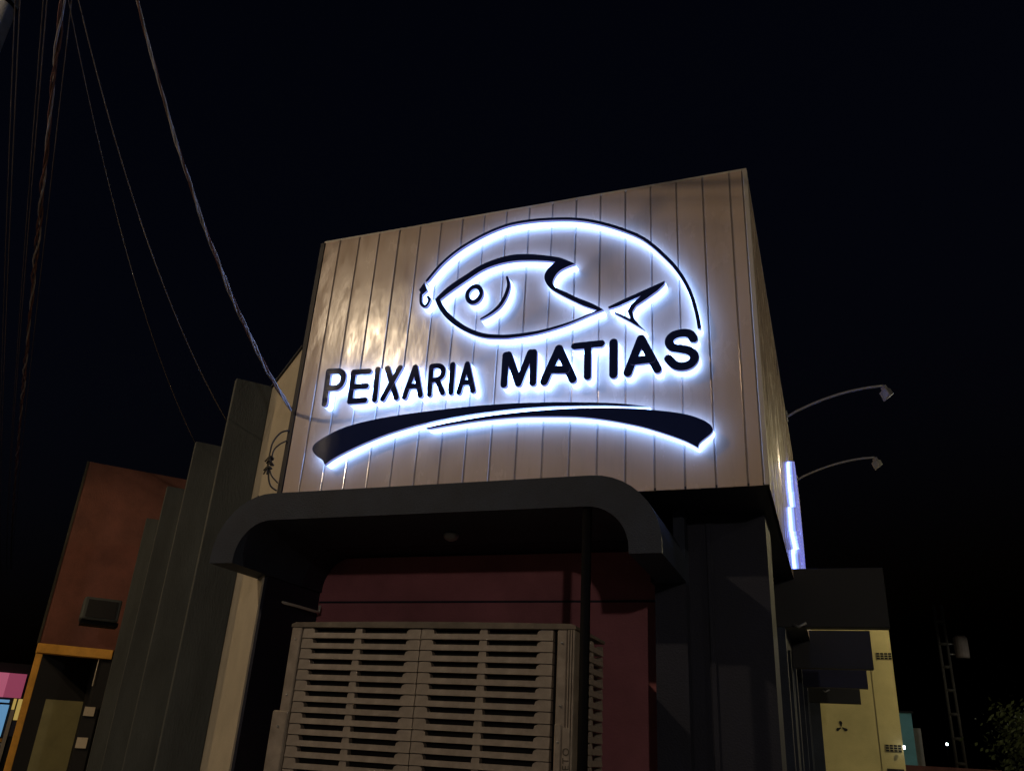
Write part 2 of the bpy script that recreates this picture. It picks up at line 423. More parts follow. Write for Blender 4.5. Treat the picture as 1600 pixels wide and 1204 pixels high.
# cladding panels: 0.2 m PVC boards with chamfered tongue-and-groove edges
def panel_mesh(w, h):
    bm = bmesh.new()
    c, dep = 0.0085, 0.009
    e = w/2-0.0006
    prof = [(-e, 0.020), (-e, dep), (-w/2+0.0030, dep-0.0005), (-w/2+0.0055, dep*0.5), (-w/2+c, 0.0), (w/2-c, 0.0), (w/2-0.0055, dep*0.5), (w/2-0.0030, dep-0.0005), (e, dep), (e, 0.020)]
    nz = 10
    rows = [[bm.verts.new((x, y, h*k/nz)) for x, y in prof] for k in range(nz+1)]
    for a, b in zip(rows, rows[1:]):
        for i in range(len(prof)):
            j = (i+1) % len(prof)
            f = bm.faces.new([a[i], a[j], b[j], b[i]])
            if i != 4: f.material_index = 1
    bm.faces.new(rows[0][::-1]); bm.faces.new(rows[-1])
    me = finish(bm, 'cladding_panel')
    me.materials.append(M['pvc']); me.materials.append(M['groove'])
    return me
HP = ZT-ZB-0.02
pm = panel_mesh(0.2, HP)
edges = [0.012] + [0.172+0.2*k for k in range(18)] + [3.668]
for a, b in zip(edges, edges[1:]):
    me = pm if abs(b-a-0.2) < 1e-6 else panel_mesh(b-a, HP)
    o = link('cladding_panel', me, None)
    o.location = ((a+b)/2, random.uniform(0, 0.0015), ZB)
    o.rotation_euler = (0, random.uniform(-0.0006, 0.0006), random.uniform(-0.004, 0.004))
    P(o)
for k in range(44):
    o = link('cladding_panel', pm, None)
    o.location = (W-random.uniform(0, 0.0015), 0.132+0.2*k, ZB)
    o.rotation_euler = (0, 0, math.pi/2 + random.uniform(-0.005, 0.005))
    P(o)

# rounded entrance canopy (inverted U) and the recess behind it
def u_profile(x0, x1, zl, zt, r, th, ri, seg=10):
    out, inn = [], []
    out.append((x0, zl))
    for k in range(seg+1):
        a = math.pi - (math.pi/2)*k/seg
        out.append((x0+r+r*math.cos(a), zt-r+r*math.sin(a)))
    for k in range(seg+1):
        a = math.pi/2 - (math.pi/2)*k/seg
        out.append((x1-r+r*math.cos(a), zt-r+r*math.sin(a)))
    out.append((x1, zl))
    xi0, xi1, zi = x0+th, x1-th, zt-th
    inn.append((xi1, zl))
    for k in range(seg+1):
        a = (math.pi/2)*k/seg
        inn.append((xi1-ri+ri*math.cos(a), zi-ri+ri*math.sin(a)))
    for k in range(seg+1):
        a = math.pi/2 + (math.pi/2)*k/seg
        inn.append((xi0+ri+ri*math.cos(a), zi-ri+ri*math.sin(a)))
    inn.append((xi0, zl))
    return out + inn
bm = bmesh.new()
add_prism(bm, [u_profile(-0.19, 3.088, 2.712, 3.214, 0.44, 0.20, 0.27)], -0.42, 0.474)
P(link('entrance_canopy', finish(bm, 'entrance_canopy'), M['grey']))
bm = bmesh.new()
add_prism(bm, [u_profile(-0.15, 3.0, 2.716, 3.17, 0.30, 0.158, 0.28)], 0.476, 0.90)
P(link('recess_lining', finish(bm, 'recess_lining'), M['navy']))
P(box('back_wall', -0.14, 2.99, 0.77, 0.90, 0.14, 3.0, M['red_wall']))
P(box('moulding', 0.0, 2.88, 0.764, 0.7695, 2.63, 2.645, M['navy']))
P(box('pillar', -0.034, -0.006, 0.034, 0.768, 0.14, 2.71, M['navy']))
P(box('pillar', 2.87, 3.083, 0.478, 0.62, 0.14, 2.708, M['navy']))
P(box('pillar', 3.004, 3.0835, 0.477, 0.6205, 2.71, ZB-0.003, M['grey']))
P(box('front_wall', 3.0, 3.62, 0.622, 1.10, 0.14, ZB-0.004, M['navy']))
P(box('pilaster', 3.215, 3.245, 0.606, 0.621, 0.14, ZB-0.006, M['navy']))
P(box('core_wall', 0.3, 3.46, 0.91, 14.4, 0.14, ZB-0.005, M['navy']))
# ceiling downlight under the canopy
bm = bmesh.new()
prof = [(0.0, 3.008), (0.055, 3.004), (0.055, 2.985), (0.045, 2.968), (0.02, 2.955), (0.0, 2.952)]
rings = [[bm.verts.new((1.466+r*math.cos(2*math.pi*k/16), 0.107+r*math.sin(2*math.pi*k/16), z)) for k in range(16)] for r, z in prof[1:-1]]
for a, b in zip(rings, rings[1:]):
    for k in range(16): bm.faces.new([a[k], a[(k+1) % 16], b[(k+1) % 16], b[k]])
bm.faces.new(rings[-1])
P(link('ceiling_lamp', finish(bm, 'ceiling_lamp', smooth=True), M['galv']))
P(tube('post', [(2.617, -0.38, 0.14), (2.617, -0.38, 3.02)], 0.034, M['steel'], seg=4))
# conduit with an elbow across the left end of the recess
P(tube('conduit', [(-0.06, 0.10, 2.56), (0.02, 0.40, 2.55), (0.05, 0.62, 2.545), (0.055, 0.70, 2.545), (0.055, 0.70, 2.60)], 0.012, M['trim']))

# cream facade of the left street with its charcoal fins
P(lbox('left_wall', 0.03, 9.8, -0.05, -0.006, 0.14, 4.657, M['cream']))
P(lbox('left_wing', 1.6, 9.8, -2.2, -0.052, 0.14, 4.655, M['cream']))
P(lbox('coping', 0.028, 9.8, -0.20, 0.012, 4.6575, 4.675, M['grey']))
for s in (1.09, 3.27, 5.52, 7.74):
    P(lbox('fin', s, s+0.09, -0.002, 0.335, 0.14, 4.667, M['fin'], bevel=0.004))

# fins with projecting beams along the right street
for y, xo, xi, zt, zb in ((3.0, 4.48, 3.585, 3.32, 2.785), (7.3, 4.48, 3.484, 3.36, 2.86), (10.2, 4.477, 3.523, 3.36, 2.85), (13.0, 4.41, 3.66, 3.36, 2.79)):
    P(box('beam', 3.44, xo, y, y+0.16, zb, zt, M['navy_and_spill'] if y == 10.2 else M['beam'], bevel=0.004))
    P(box('pillar', 3.44, xi, y+0.002, y+0.158, 0.14, zb-0.002, M['grey']))
P(box('pillar', 3.44, 3.524, 8.3, 8.44, 0.14, 2.95, M['grey']))
for y in (4.4, 5.7, 11.6):
    P(box('pillar', 3.44, 3.50, y, y+0.12, 0.14, 2.9, M['grey']))
for y, x in ((2.98, 3.70), (10.18, 3.80)):
    P(tube('bracket', [(x-0.03, y-0.03, 2.80), (x+0.01, y-0.06, 2.775), (x+0.08, y-0.06, 2.81)], 0.012, M['galv'], seg=6))

# ------------------------------------------------------------------ illuminated sign (front) and its smaller twin (side)
LOGO_O = (1.85, 3.45)
YF = -0.10      # front face of the plates; the light body fills the gap to the wall
def make_sign():
    root = empty('illuminated_sign', (LOGO_O[0], 0, LOGO_O[1]))
    cnt = [0]
    def piece(name, polys, label=None, rim=0.004):
        """polys: list of (outer, *holes); each overlapping stroke sits 1 mm further out so no faces coincide"""
        bm, bl = bmesh.new(), bmesh.new()
        for i, loops in enumerate(polys):
            dy = 0.0012*i
            add_prism(bm, loops, YF-dy, YF+0.028-dy, LOGO_O)
            add_prism(bl, loops, YF+0.0286-dy, -0.004+0.0005*i, LOGO_O)
        me = finish(bm, name)
        me.materials.append(M['black_plate']); me.materials.append(M['edge_glow'])
        for f in me.polygons:
            if abs(f.normal.y) < 0.5: f.material_index = 1
        pl = link(name, me, None, root)
        lt = link('light_body', finish(bl, 'light_body'), M['led'], pl)
        if label: pl['label'] = label
        return pl
    for ch, w, strokes in LETTERS:
        polys = []
        for st in strokes:
            pts = [Vector((p[0], p[1])) for p in st]
            if len(pts) > 3: pts = smooth_path(pts, 4)
            polys.append([stroke(pts, w, 7)])
        piece('letter', polys, 'letter %s' % ch)
    arc = smooth_path([Vector((p[0], p[1])) for p in LINE_ARC], 4)
    piece('fishing_line', [[stroke(arc, 0.0125, 4)]], 'curved fishing line arching over the fish')
    hk = smooth_path([Vector((p[0], p[1])) for p in HOOK], 4)
    piece('hook', [[stroke(hk, 0.0125, 5)], [[Vector(p) for p in HOOK_BAIT]]], 'fish hook hanging from the line')
    def sm(pts, sharp, sub=4):
        """smooth closed outline that keeps the listed vertices sharp"""
        n = len(pts); out = []
        idx = sorted(sharp)
        for a, b in zip(idx, idx[1:]+[idx[0]+n]):
            seg = [Vector((pts[i % n][0], pts[i % n][1])) for i in range(a, b+1)]
            sp = smooth_path(seg, sub) if len(seg) > 2 else seg
            out += sp[:-1]
        return out
    piece('fish_body', [[sm(FISH_OUT, [0, 10, 19]), sm(FISH_IN, [0, 8, 17])]], 'outlined fish body with dorsal fin')
    cx, cz = EYE[0]
    rx, rz_ = EYE[1][0]-cx, EYE[2][1]-cz
    ring = lambda k: [Vector((cx+rx*k*math.cos(2*math.pi*i/28), cz+rz_*k*math.sin(2*math.pi*i/28))) for i in range(28)]
    piece('fish_eye', [[ring(1.0), ring(0.54)[::-1]]], 'ring shaped fish eye')
    g = smooth_path([Vector((p[0], p[1])) for p in GILL], 4)
    n = len(g)
    piece('gill', [[stroke(g, [0.004+0.012*math.sin(math.pi*(0.12+0.8*i/(n-1))) for i in range(n)], 4)]], 'curved gill stroke')
    piece('fish_tail', [[[Vector(p) for p in TAIL]]], 'open forked fish tail')
    piece('swoosh', [[sm(SWOOSH_A, [0, 19])]], 'upper brush stroke of the underline')
    piece('swoosh', [[sm(SWOOSH_B, [0, 18])]], 'lower brush stroke of the underline')
    return root

sign = make_sign()
tag(sign, 'black halo lit sign reading PEIXARIA MATIAS with fish, on the front panels', 'sign', 'illuminated shop signs')
sign2 = copy_tree(sign)
sign2.rotation_euler = (0, 0, math.pi/2)
sign2.scale = (0.72, 0.72, 0.72)
sign2.location = (W-0.002, 3.0+0.72*(LOGO_O[0]-0.265), 3.31+0.72*(LOGO_O[1]-3.49))
for ch in sign2.children:
    ch.material_slots[0].link = 'OBJECT'
    ch.material_slots[0].material = M['plate_blue_glow']
    for g in ch.children:
        g.material_slots[0].link = 'OBJECT'
        g.material_slots[0].material = M['led_blue']
tag(sign2, 'glowing blue white sign seen edge on along the right side of the box', 'sign', 'illuminated shop signs')

# ------------------------------------------------------------------ evaporative cooler under the canopy
ac = empty('air_cooler', (1.48, -0.2, 0.9))
tag(ac, 'large beige slatted air cooler under the entrance canopy', 'air cooler')
def A(o):
    o.parent = ac
    o.matrix_parent_inverse = Matrix.Translation((-1.48, 0.2, -0.9))
    return o
A(box('inner_core', 0.50, 2.44, -0.125, 0.48, 0.92, 2.29, M['ac_dark']))
bm = bmesh.new()
lid = [(0.448, 2.302), (2.51, 2.302), (2.51, 2.322)] + [(2.48-0.2*k, 2.334+0.008*math.sin(math.pi*k/10)) for k in range(0, 11)] + [(0.448, 2.322)]
add_prism(bm, [lid], -0.206, 0.52)
A(link('lid', finish(bm, 'lid', bevel=0.003), M['ac_lid']))
A(box('frame_column', 0.455, 0.535, -0.205, -0.10, 0.92, 2.30, M['ac'], bevel=0.006))
A(box('frame_column', 0.405, 0.532, -0.212, 0.50, 0.90, 1.76, M['ac'], bevel=0.010))
A(box('frame_column', 2.392, 2.455, -0.200, -0.10, 0.92, 2.30, M['ac'], bevel=0.006))
for k, x in enumerate((2.462, 2.478, 2.494)):
    A(box('rib', x, x+0.010, -0.208, -0.09, 0.92, 2.298, M['ac'], bevel=0.002))
A(box('frame_column', 2.394, 2.440, -0.216, -0.12, 0.90, 1.76, M['ac'], bevel=0.008))
A(box('badge', 2.443, 2.492, -0.2145, -0.12, 0.90, 1.74, M['ac'], bevel=0.004))
A(box('base', 0.40, 2.54, -0.22, 0.55, 0.80, 0.898, M['ac'], bevel=0.01))
def slat_mesh(w, slots, pitch, depth):
    """louvre: full height at its ends and mullions, cut down where the air slots are; curved lower lip"""
    h = pitch-0.0022
    cut = 0.031
    pts = [(0, 0), (w, 0), (w, h-0.003)]
    for a, b in reversed(slots):
        a, b = a*w, b*w
        fl, fr = (0.020 if a < 0.3*w else 0.006), (0.030 if b > 0.7*w else 0.006)
        pts += [(b+fr, h), (b+fr*0.2, h-0.012), (b, h-cut), (a, h-cut), (a-fl*0.2, h-0.012), (a-fl, h)]
    pts += [(0, h-0.003)]
    bm = bmesh.new()
    add_prism(bm, [pts], 0, depth)
    for v in bm.verts:
        # each louvre leans outwards a little at its lower edge
        if v.co.y < depth*0.5: v.co.y += 0.007*(v.co.z/h)
    me = finish(bm, 'slat')
    me.materials.append(M['ac'])
    return me
PITCH = 0.0682
fs = slat_mesh(0.905, ((0.10, 0.455), (0.515, 0.885)), PITCH, 0.05)
for x0 in (0.545, 1.457):
    for k in range(20):
        o = link('slat', fs, None); o.location = (x0, -0.20, 2.300-PITCH*(k+1)+(0.0 if x0 < 1 else 0.002)); A(o)
ss = slat_mesh(0.54, ((0.06, 0.46), (0.56, 0.95)), PITCH, 0.05)
for k in range(20):
    o = link('slat', ss, None); o.location = (2.512, -0.06, 2.285-PITCH*(k+1)); o.rotation_euler = (0, 0, math.pi/2); A(o)
for x, z in ((0.495, 2.22), (0.495, 1.86), (2.424, 2.22), (2.424, 1.86), (0.47, 1.66), (2.417, 1.66)):
    A(tube('screw', [(x, -0.2035-(0.012 if z < 1.7 else 0.0), z), (x, -0.2095-(0.012 if z < 1.7 else 0.0), z)], 0.007, M['galv'], seg=8))
cu = bpy.data.curves.new('brand_text', 'FONT')
cu.body = 'PETO'; cu.size = 0.056; cu.extrude = 0.001; cu.space_character = 1.25
to = bpy.data.objects.new('brand_text', cu); COL.objects.link(to)
bpy.context.view_layer.update()
dg = bpy.context.evaluated_depsgraph_get()
me = bpy.data.meshes.new_from_object(to.evaluated_get(dg))
bpy.data.objects.remove(to)
me.materials.clear(); me.materials.append(M['ac_text'])
o = link('brand_text', me, None)
o.matrix_world = Matrix.Translation((2.489, -0.2165, 1.475)) @ Matrix.Rotation(math.pi/2, 4, 'X') @ Matrix.Rotation(math.pi/2, 4, 'Z')
bpy.context.view_layer.update()
mw = o.matrix_world.copy(); o.parent = ac; o.matrix_parent_inverse = Matrix.Translation((-1.48, 0.2, -0.9)); o.matrix_basis = mw

# ------------------------------------------------------------------ floodlights on curved arms (unlit)
def floodlight(label, y, z0, x1, zt, tilt):
    r = empty('floodlight', (W+0.012, y, z0))
    tag(r, label, 'floodlight', 'floodlights on curved arms')
    L = x1-W-0.012
    h = zt-z0
    pts = [(L*t, 0, h*math.sin(math.pi/2*t**0.9)) for t in [k/14 for k in range(15)]]
    tube('arm', pts, 0.017, M['galv'], r)
    bm = bmesh.new(); add_box(bm, -0.008, 0.006, -0.06, 0.06, -0.06, 0.06)
    link('wall_plate', finish(bm, 'wall_plate', bevel=0.003), M['galv'], r)
    mt = Matrix.Translation((L, 0, h-0.02)) @ Matrix.Rotation(tilt, 4, 'Y') @ Matrix.Rotation(math.radians(28), 4, 'Z') @ Matrix.Scale(0.8, 4)
    bm = bmesh.new(); add_box(bm, -0.02, 0.02, -0.05, 0.05, -0.05, 0.01, mt)
    link('bracket', finish(bm, 'bracket'), M['galv'], r)
    # head: shallow tapered housing with a frame, opening towards the wall
    bm = bmesh.new()
    a = [mt @ Vector((x, yy, zz)) for x, yy, zz in ((-0.035, -0.085, -0.19), (-0.035, 0.085, -0.19), (-0.035, 0.085, -0.05), (-0.035, -0.085, -0.05))]
    b = [mt @ Vector((x, yy, zz)) for x, yy, zz in ((0.06, -0.05, -0.16), (0.06, 0.05, -0.16), (0.06, 0.05, -0.07), (0.06, -0.05, -0.07))]
    va = [bm.verts.new(p) for p in a]; vb = [bm.verts.new(p) for p in b]
    bm.faces.new(vb)
    for k in range(4): bm.faces.new([va[k], va[(k+1) % 4], vb[(k+1) % 4], vb[k]])
    hd = link('lamp_head', finish(bm, 'lamp_head'), M['galv'], r)
    bm = bmesh.new()
    for q in ((-0.05, -0.034, -0.09, -0.07, -0.195, -0.045), (-0.05, -0.034, 0.07, 0.09, -0.195, -0.045), (-0.05, -0.034, -0.07, 0.07, -0.195, -0.180), (-0.05, -0.034, -0.07, 0.07, -0.060, -0.045)):
        add_box(bm, *q, mt)
    link('frame', finish(bm, 'frame'), M['galv'], hd)
    bm = bmesh.new(); add_box(bm, -0.040, -0.036, -0.069, 0.069, -0.179, -0.061, mt)
    link('lens', finish(bm, 'lens'), M['glass'], hd)
    return r
floodlight('nearer grey floodlight on a curved arm, upper of the two on the right', 4.9, 5.62, 4.86, 5.93, math.radians(-20))
floodlight('farther grey floodlight on a curved arm, lower of the two on the right', 7.6, 5.64, 4.84, 5.93, math.radians(-20))

# ------------------------------------------------------------------ poles, wires and cables
def sag(a, b, s, n=24):
    a, b = Vector(a), Vector(b)
    return [a.lerp(b, k/n) - Vector((0, 0, s*4*(k/n)*(1-k/n))) for k in range(n+1)]
def twisted(name, path, R, r, mats, turn, label, cat, parent=None):
    """strands wound round a path"""
    e = empty(name, path[0])
    inv = Matrix.Translation(-Vector(path[0]))
    fine = []
    for a, b in zip(path, path[1:]):
        n = max(2, int((b-a).length/(turn/7)))
        fine += [a.lerp(b, k/n) for k in range(n)]
    fine.append(path[-1])
    ln = [0]
    for a, b in zip(fine, fine[1:]): ln.append(ln[-1]+(b-a).length)
    for j, m in enumerate(mats):
        pts = []
        for i, p in enumerate(fine):
            d = (fine[min(i+1, len(fine)-1)]-fine[max(i-1, 0)]).normalized()
            u = d.cross(Vector((0, 0, 1))).normalized(); w = d.cross(u)
            a = 2*math.pi*(ln[i]/turn + j/len(mats))
            wob = 1+0.5*math.sin(ln[i]*1.3+j)
            pts.append(p + R*wob*(math.cos(a)*u + math.sin(a)*w))
        o = tube('strand', pts, r, m, e, seg=5)
        o.matrix_parent_inverse = inv
    return tag(e, label, cat)
PB = Vector((-1.461, -2.033, 7.0)); PD = Vector((-0.77, 0.638, 0)).normalized()
def along(t, dn=0.0, z=7.0):
    return Vector((PB.x+PD.x*t+NL.x*dn, PB.y+PD.y*t+NL.y*dn, z))
bun = sag(along(-6), along(34), 0.55, 40)
bun = [Vector((p.x, p.y, p.z+0.32)) for p in bun]
twisted('cable_bundle', bun, 0.018, 0.010, [M['cable_red'], M['cable_grey'], M['cable_red']], 1.3, 'thick twisted reddish cable bundle running along the left street', 'cable')
drop_end = Vector((0.10, -3.30, 7.06))
drop = sag((-0.012, -0.03, 4.05), drop_end, 0.45)
twisted('service_cable', drop, 0.008, 0.0065, [M['cable_grey'], M['cable_grey'], M['cable_red']], 0.55, 'light twisted service cable dropping to the left edge of the box', 'cable')
wl = [('thin wire beside the cable bundle, nearest to it on its left', 0.10, 6.95), ('thin wire farthest left in the picture, beyond the cable bundle', 0.34, 7.0),
      ('thin wire just right of the cable bundle', -0.06, 7.05), ('thin wire second left of the cable bundle', 0.16, 7.12), ('thin wire close to the pole in the upper left corner', 0.27, 6.85)]
for lb, dn, z in wl:
    pts = sag(along(-6, dn, z+0.3), along(36, dn, z+0.3), 0.5, 40)
    tag(tube('overhead_wire', pts, 0.005, M['wire'], seg=5), lb, 'wire', 'thin overhead wires')
tag(tube('overhead_wire', sag(lp(1.13, 0.34, 4.24), along(-0.6), 0.3), 0.0045, M['wire'], seg=5), 'thin wire sloping down to the tallest grey fin', 'wire', 'thin overhead wires')
tag(tube('overhead_wire', sag(lp(3.31, 0.34, 4.66), along(-0.3), 0.3), 0.0035, M['wire'], seg=5), 'faint thin wire sloping down to the second grey fin', 'wire', 'thin overhead wires')
tag(tube('overhead_wire', sag(along(-1.0, 0.1, 6.9), along(3, 1.6, 6.4), 0.1), 0.004, M['wire'], seg=5), 'faint wire crossing the others at the upper left edge', 'wire', 'thin overhead wires')

# utility pole whose edge shows in the upper left corner, with the street lamp that lights the front
pole = empty('utility_pole', (-4.02, -1.11, 0))
tag(pole, 'pale concrete utility pole cut by the upper left corner', 'pole')
tube('shaft', [(0, 0, 0), (0, 0, 4), (0, 0, 10.4)], [0.21, 0.19, 0.15], M['concrete'], pole, seg=24)
bm = bmesh.new(); add_tube(bm, [(0, 0, 8.78), (0, 0, 8.83)], 0.168, 24)
link('strap', finish(bm, 'strap'), M['steel'], pole)
def lamp_head(root, base, tip, energy, col, rad, spot=3.14):
    d = (Vector(tip)-Vector(base))
    mid = Vector(base).lerp(Vector(tip), 0.5) + Vector((0, 0, 0.25))
    tube('lamp_arm', smooth_path([Vector(base), mid, Vector(tip)+Vector((0, 0, 0.12))], 6), 0.03, M['galv'], root)
    u = Vector((d.x, d.y, 0)).normalized()
    ang = math.atan2(u.y, u.x)
    mt = Matrix.Translation(Vector(tip)) @ Matrix.Rotation(ang, 4, 'Z')
    bm = bmesh.new(); add_box(bm, -0.32, 0.30, -0.13, 0.13, 0.05, 0.16, mt)
    link('lamp_head', finish(bm, 'lamp_head', bevel=0.04), M['galv'], root)
    bm = bmesh.new(); add_box(bm, -0.17, 0.17, -0.09, 0.09, 0.035, 0.052, mt)
    link('lamp_lens', finish(bm, 'lamp_lens', bevel=0.006), M['sodium'], root)
    ld = bpy.data.lights.new('street_light', 'SPOT')
    ld.energy = energy; ld.color = col; ld.shadow_soft_size = rad
    ld.spot_size = spot; ld.spot_blend = 0.08
    lo = bpy.data.objects.new('street_light', ld); COL.objects.link(lo)
    lo.location = Vector(tip); lo.parent = root

def street_lamp(label, base, tip, energy, col, rad=0.045):
    """concrete pole, arm and lit head; tip in metres relative to the base"""
    r = empty('street_lamp', base)
    tag(r, label, 'street lamp', 'street lamps')
    tube('shaft', [(0, 0, 0), (0, 0, tip[2]+0.5)], [0.17, 0.11], M['concrete'], r, seg=16)
    lamp_head(r, (0, 0, tip[2]-0.25), tip, energy, col, rad)
street_lamp('street lamp left of the camera whose glare shows in the cream panels', (-6.0, -9.2, 0), (1.48, 0.78, 9.336), 1120, (1.0, 0.77, 0.52), 0.10)
street_lamp('street lamp across the right street beside the yellow house', (11.6, 12.4, 0), (-1.9, -0.2, 7.3), 780, (1.0, 0.84, 0.46))
street_lamp('street lamp out of view beside the red house', (-9.6, -1.4, 0), (1.1, 0.7, 6.0), 250, (1.0, 0.66, 0.32))
street_lamp('unseen street lamp added far behind the camera to light the red wall', (16.8, -31.0, 0), (-1.8, 0.0, 7.0), 2900, (1.0, 0.86, 0.74), 0.35)  # added lamp out of view, brightens the recess and its red wall
street_lamp('street lamp on the far kerb right of the camera', (14.8, -2.6, 0), (-1.8, 0.2, 7.4), 230, (1.0, 0.88, 0.66))
street_lamp('street lamp beyond the yellow house near the teal house', (15.0, 29.0, 0), (-1.8, 0.0, 7.0), 220, (0.95, 0.95, 0.9))

# loose cables tied at the left edge of the box
kn = empty('cable_knot', (-0.10, -0.02, 3.55))
tag(kn, 'tangle of black cables tied at the lower left edge of the box', 'cable')
def kc(pts, r=0.007, nm='cable'):
    tube(nm, smooth_path([Vector(p) for p in pts], 5), r, M['cable_black'], kn, seg=6)
kc([(0.085, 0.01, 0.33), (0.03, -0.02, 0.30), (-0.02, -0.03, 0.22), (-0.03, -0.03, 0.12), (-0.03, -0.03, 0.0)])
kc([(0.085, 0.01, 0.24), (0.04, -0.02, 0.20), (0.0, -0.03, 0.14), (0.0, -0.03, 0.02)], 0.006)
kc([(-0.01, -0.03, 0.0), (0.0, -0.03, -0.08), (0.03, -0.02, -0.15), (0.07, 0.01, -0.18)])
kc([(0.0, -0.03, -0.02), (0.03, -0.03, -0.07), (0.075, 0.0, -0.12)], 0.006)
for k in range(9):
    a = k*2.4; zz = 0.03+0.045*math.cos(k*1.9)
    kc([(-0.012+0.03*math.cos(a), -0.03+0.014*math.sin(a), zz), (-0.01, -0.045, zz+0.02), (-0.012-0.045*math.cos(a), -0.035, zz-0.02+0.03*math.sin(a))], 0.007, 'tie')
tag(tube('loose_wire', smooth_path([Vector((-0.42, 0.27, 3.43)), Vector((-0.37, 0.20, 3.36)), Vector((-0.33, 0.10, 3.25)), Vector((-0.31, 0.05, 3.16))], 5), 0.006, M['cable_black'], seg=5), 'short dark wire hanging behind the canopy corner on the cream wall', 'wire')

# ------------------------------------------------------------------ left neighbours
rb = empty('red_building', lp(10, 0.5, 0))
tag(rb, 'dark red walled house with an orange beam over its opening', 'building')
def keep(o, root):
    o.parent = root; o.matrix_parent_inverse = root.matrix_basis.inverted() if False else Matrix.Translation(-root.location)
    return o
keep(lbox('wall', 10.0, 16, -5.0, 1.35, 2.80, 6.0, M['brick_red']), rb)
keep(lbox('beam', 9.93, 10.2, 0.20, 1.37, 2.645, 2.798, M['orange'], bevel=0.008), rb)
keep(lbox('pillar', 9.96, 10.16, 1.255, 1.36, 0.14, 2.643, M['orange'], bevel=0.006), rb)
keep(lbox('corner_strip', 9.985, 10.3, 1.352, 1.39, 2.80, 6.0, M['far_pole']), rb)
keep(lbox('wall', 12.0, 15.9, -5.0, 1.24, 0.14, 2.798, M['dark']), rb)
keep(lbox('wall', 10.02, 11.99, -1.0, 0.36, 0.14, 2.797, M['dark']), rb)
keep(lbox('door', 11.93, 11.998, 0.33, 0.99, 0.14, 1.985, M['olive']), rb)
keep(lbox('plate', 9.86, 9.90, 0.27, 0.43, 1.73, 1.87, M['cream']), rb)
keep(lbox('plate', 9.86, 9.90, 0.27, 0.43, 1.24, 1.40, M['cream']), rb)
keep(lbox('plate_post', 9.902, 9.96, 0.22, 0.44, 0.14, 1.90, M['dark']), rb)
keep(lbox('edge_strip', 9.985, 10.0, 0.385, 0.40, 2.2, 2.64, M['cream']), rb)

cu_ = empty('condenser_unit', lp(8.4, 0.6, 3.0))
tag(cu_, 'dark box shaped unit jutting out in front of the red wall', 'air conditioner')
bm = bmesh.new(); add_box(bm, 8.2, 8.75, 0.36, 0.90, 3.08, 3.42, LEFT)
keep(link('casing', finish(bm, 'casing', bevel=0.02), M['fin']), cu_)
bm = bmesh.new(); add_box(bm, 8.18, 8.199, 0.42, 0.84, 3.12, 3.38, LEFT)
keep(link('grille', finish(bm, 'grille'), M['dark']), cu_)
bm = bmesh.new(); add_box(bm, 8.25, 8.7, 0.34, 0.88, 3.02, 3.078, LEFT)
keep(link('bracket', finish(bm, 'bracket'), M['steel']), cu_)

ps = empty('far_shop', lp(20.5, 2.2, 0))
tag(ps, 'far shop with pink lit fascia and blue lit window at the lower left edge', 'building')
keep(lbox('wall', 20.6, 24, 1.0, 6.0, 0.0, 3.0, M['dark']), ps)
keep(lbox('fascia', 20.4, 20.598, 1.42, 1.84, 2.14, 2.74, M['pink_dark']), ps)
keep(lbox('fascia', 20.4, 20.598, 1.842, 5.9, 2.14, 2.74, M['pink']), ps)
for n0, n1, z0, z1 in ((1.64, 1.86, 1.18, 1.96), (1.92, 2.16, 1.18, 1.96), (2.22, 2.6, 1.0, 1.96), (1.66, 2.2, 2.01, 2.08)):
    keep(lbox('window', 20.52, 20.597, n0, n1, z0, z1, M['blue_lit']), ps)
keep(lbox('transom', 20.48, 20.596, 1.60, 2.6, 1.965, 2.005, M['dark']), ps)
keep(lbox('shelf', 20.46, 20.596, 1.58, 2.6, 1.06, 1.14, M['orange']), ps)
keep(lbox('lit_panel', 20.5, 20.5965, 1.60, 1.78, 0.80, 1.02, M['white_lit']), ps)
keep(lbox('pillar', 20.45, 20.596, 1.36, 1.46, 1.60, 2.12, M['yellow_lit']), ps)
keep(lbox('pillar', 20.45, 20.596, 1.36, 1.46, 1.20, 1.58, M['navy_and_spill']), ps)
keep(lbox('pillar', 20.45, 20.594, 1.50, 1.57, 1.85, 2.12, M['yellow_lit']), ps)
keep(lbox('pillar', 20.45, 20.593, 1.485, 1.575, 0.5, 1.84, M['cream']), ps)

# ------------------------------------------------------------------ right street: yellow house, teal house, pole, tree
yb = empty('yellow_house', (4.4, 18, 0))
tag(yb, 'pale yellow house wall with dark vents at the end of the right street', 'building')
keep(box('wall', 2.6, 4.78, 16.05, 24, 0.0, 5.25, M['yellow']), yb)
keep(box('wall', 4.770, 5.235, 16.03, 24, 0.0, 5.3, M['yellow']), yb)
keep(box('coping', 2.6, 5.26, 16.0, 24, 5.302, 5.36, M['dark']), yb)
def vent(cx, cz, w=0.33, h=0.15):
    v = keep(box('vent', cx-w/2, cx+w/2, 16.018, 16.029, cz-h/2, cz+h/2, M['yellow']), yb)
    for k in range(4):
        x = cx-w/2+w*(k+0.5)/4
        for q in range(3):
            zz = cz-h/2+h*(q+0.5)/3
            o = box('opening', x-w*0.10, x+w*0.10, 16.011, 16.017, zz-h*0.125, zz+h*0.125, M['dark'])
            o.parent = v; o.matrix_parent_inverse = Matrix.Translation(-yb.location)
            o.matrix_parent_inverse = v.matrix_basis.inverted()
vent(5.07, 4.03); vent(5.04, 2.11)
bm = bmesh.new()
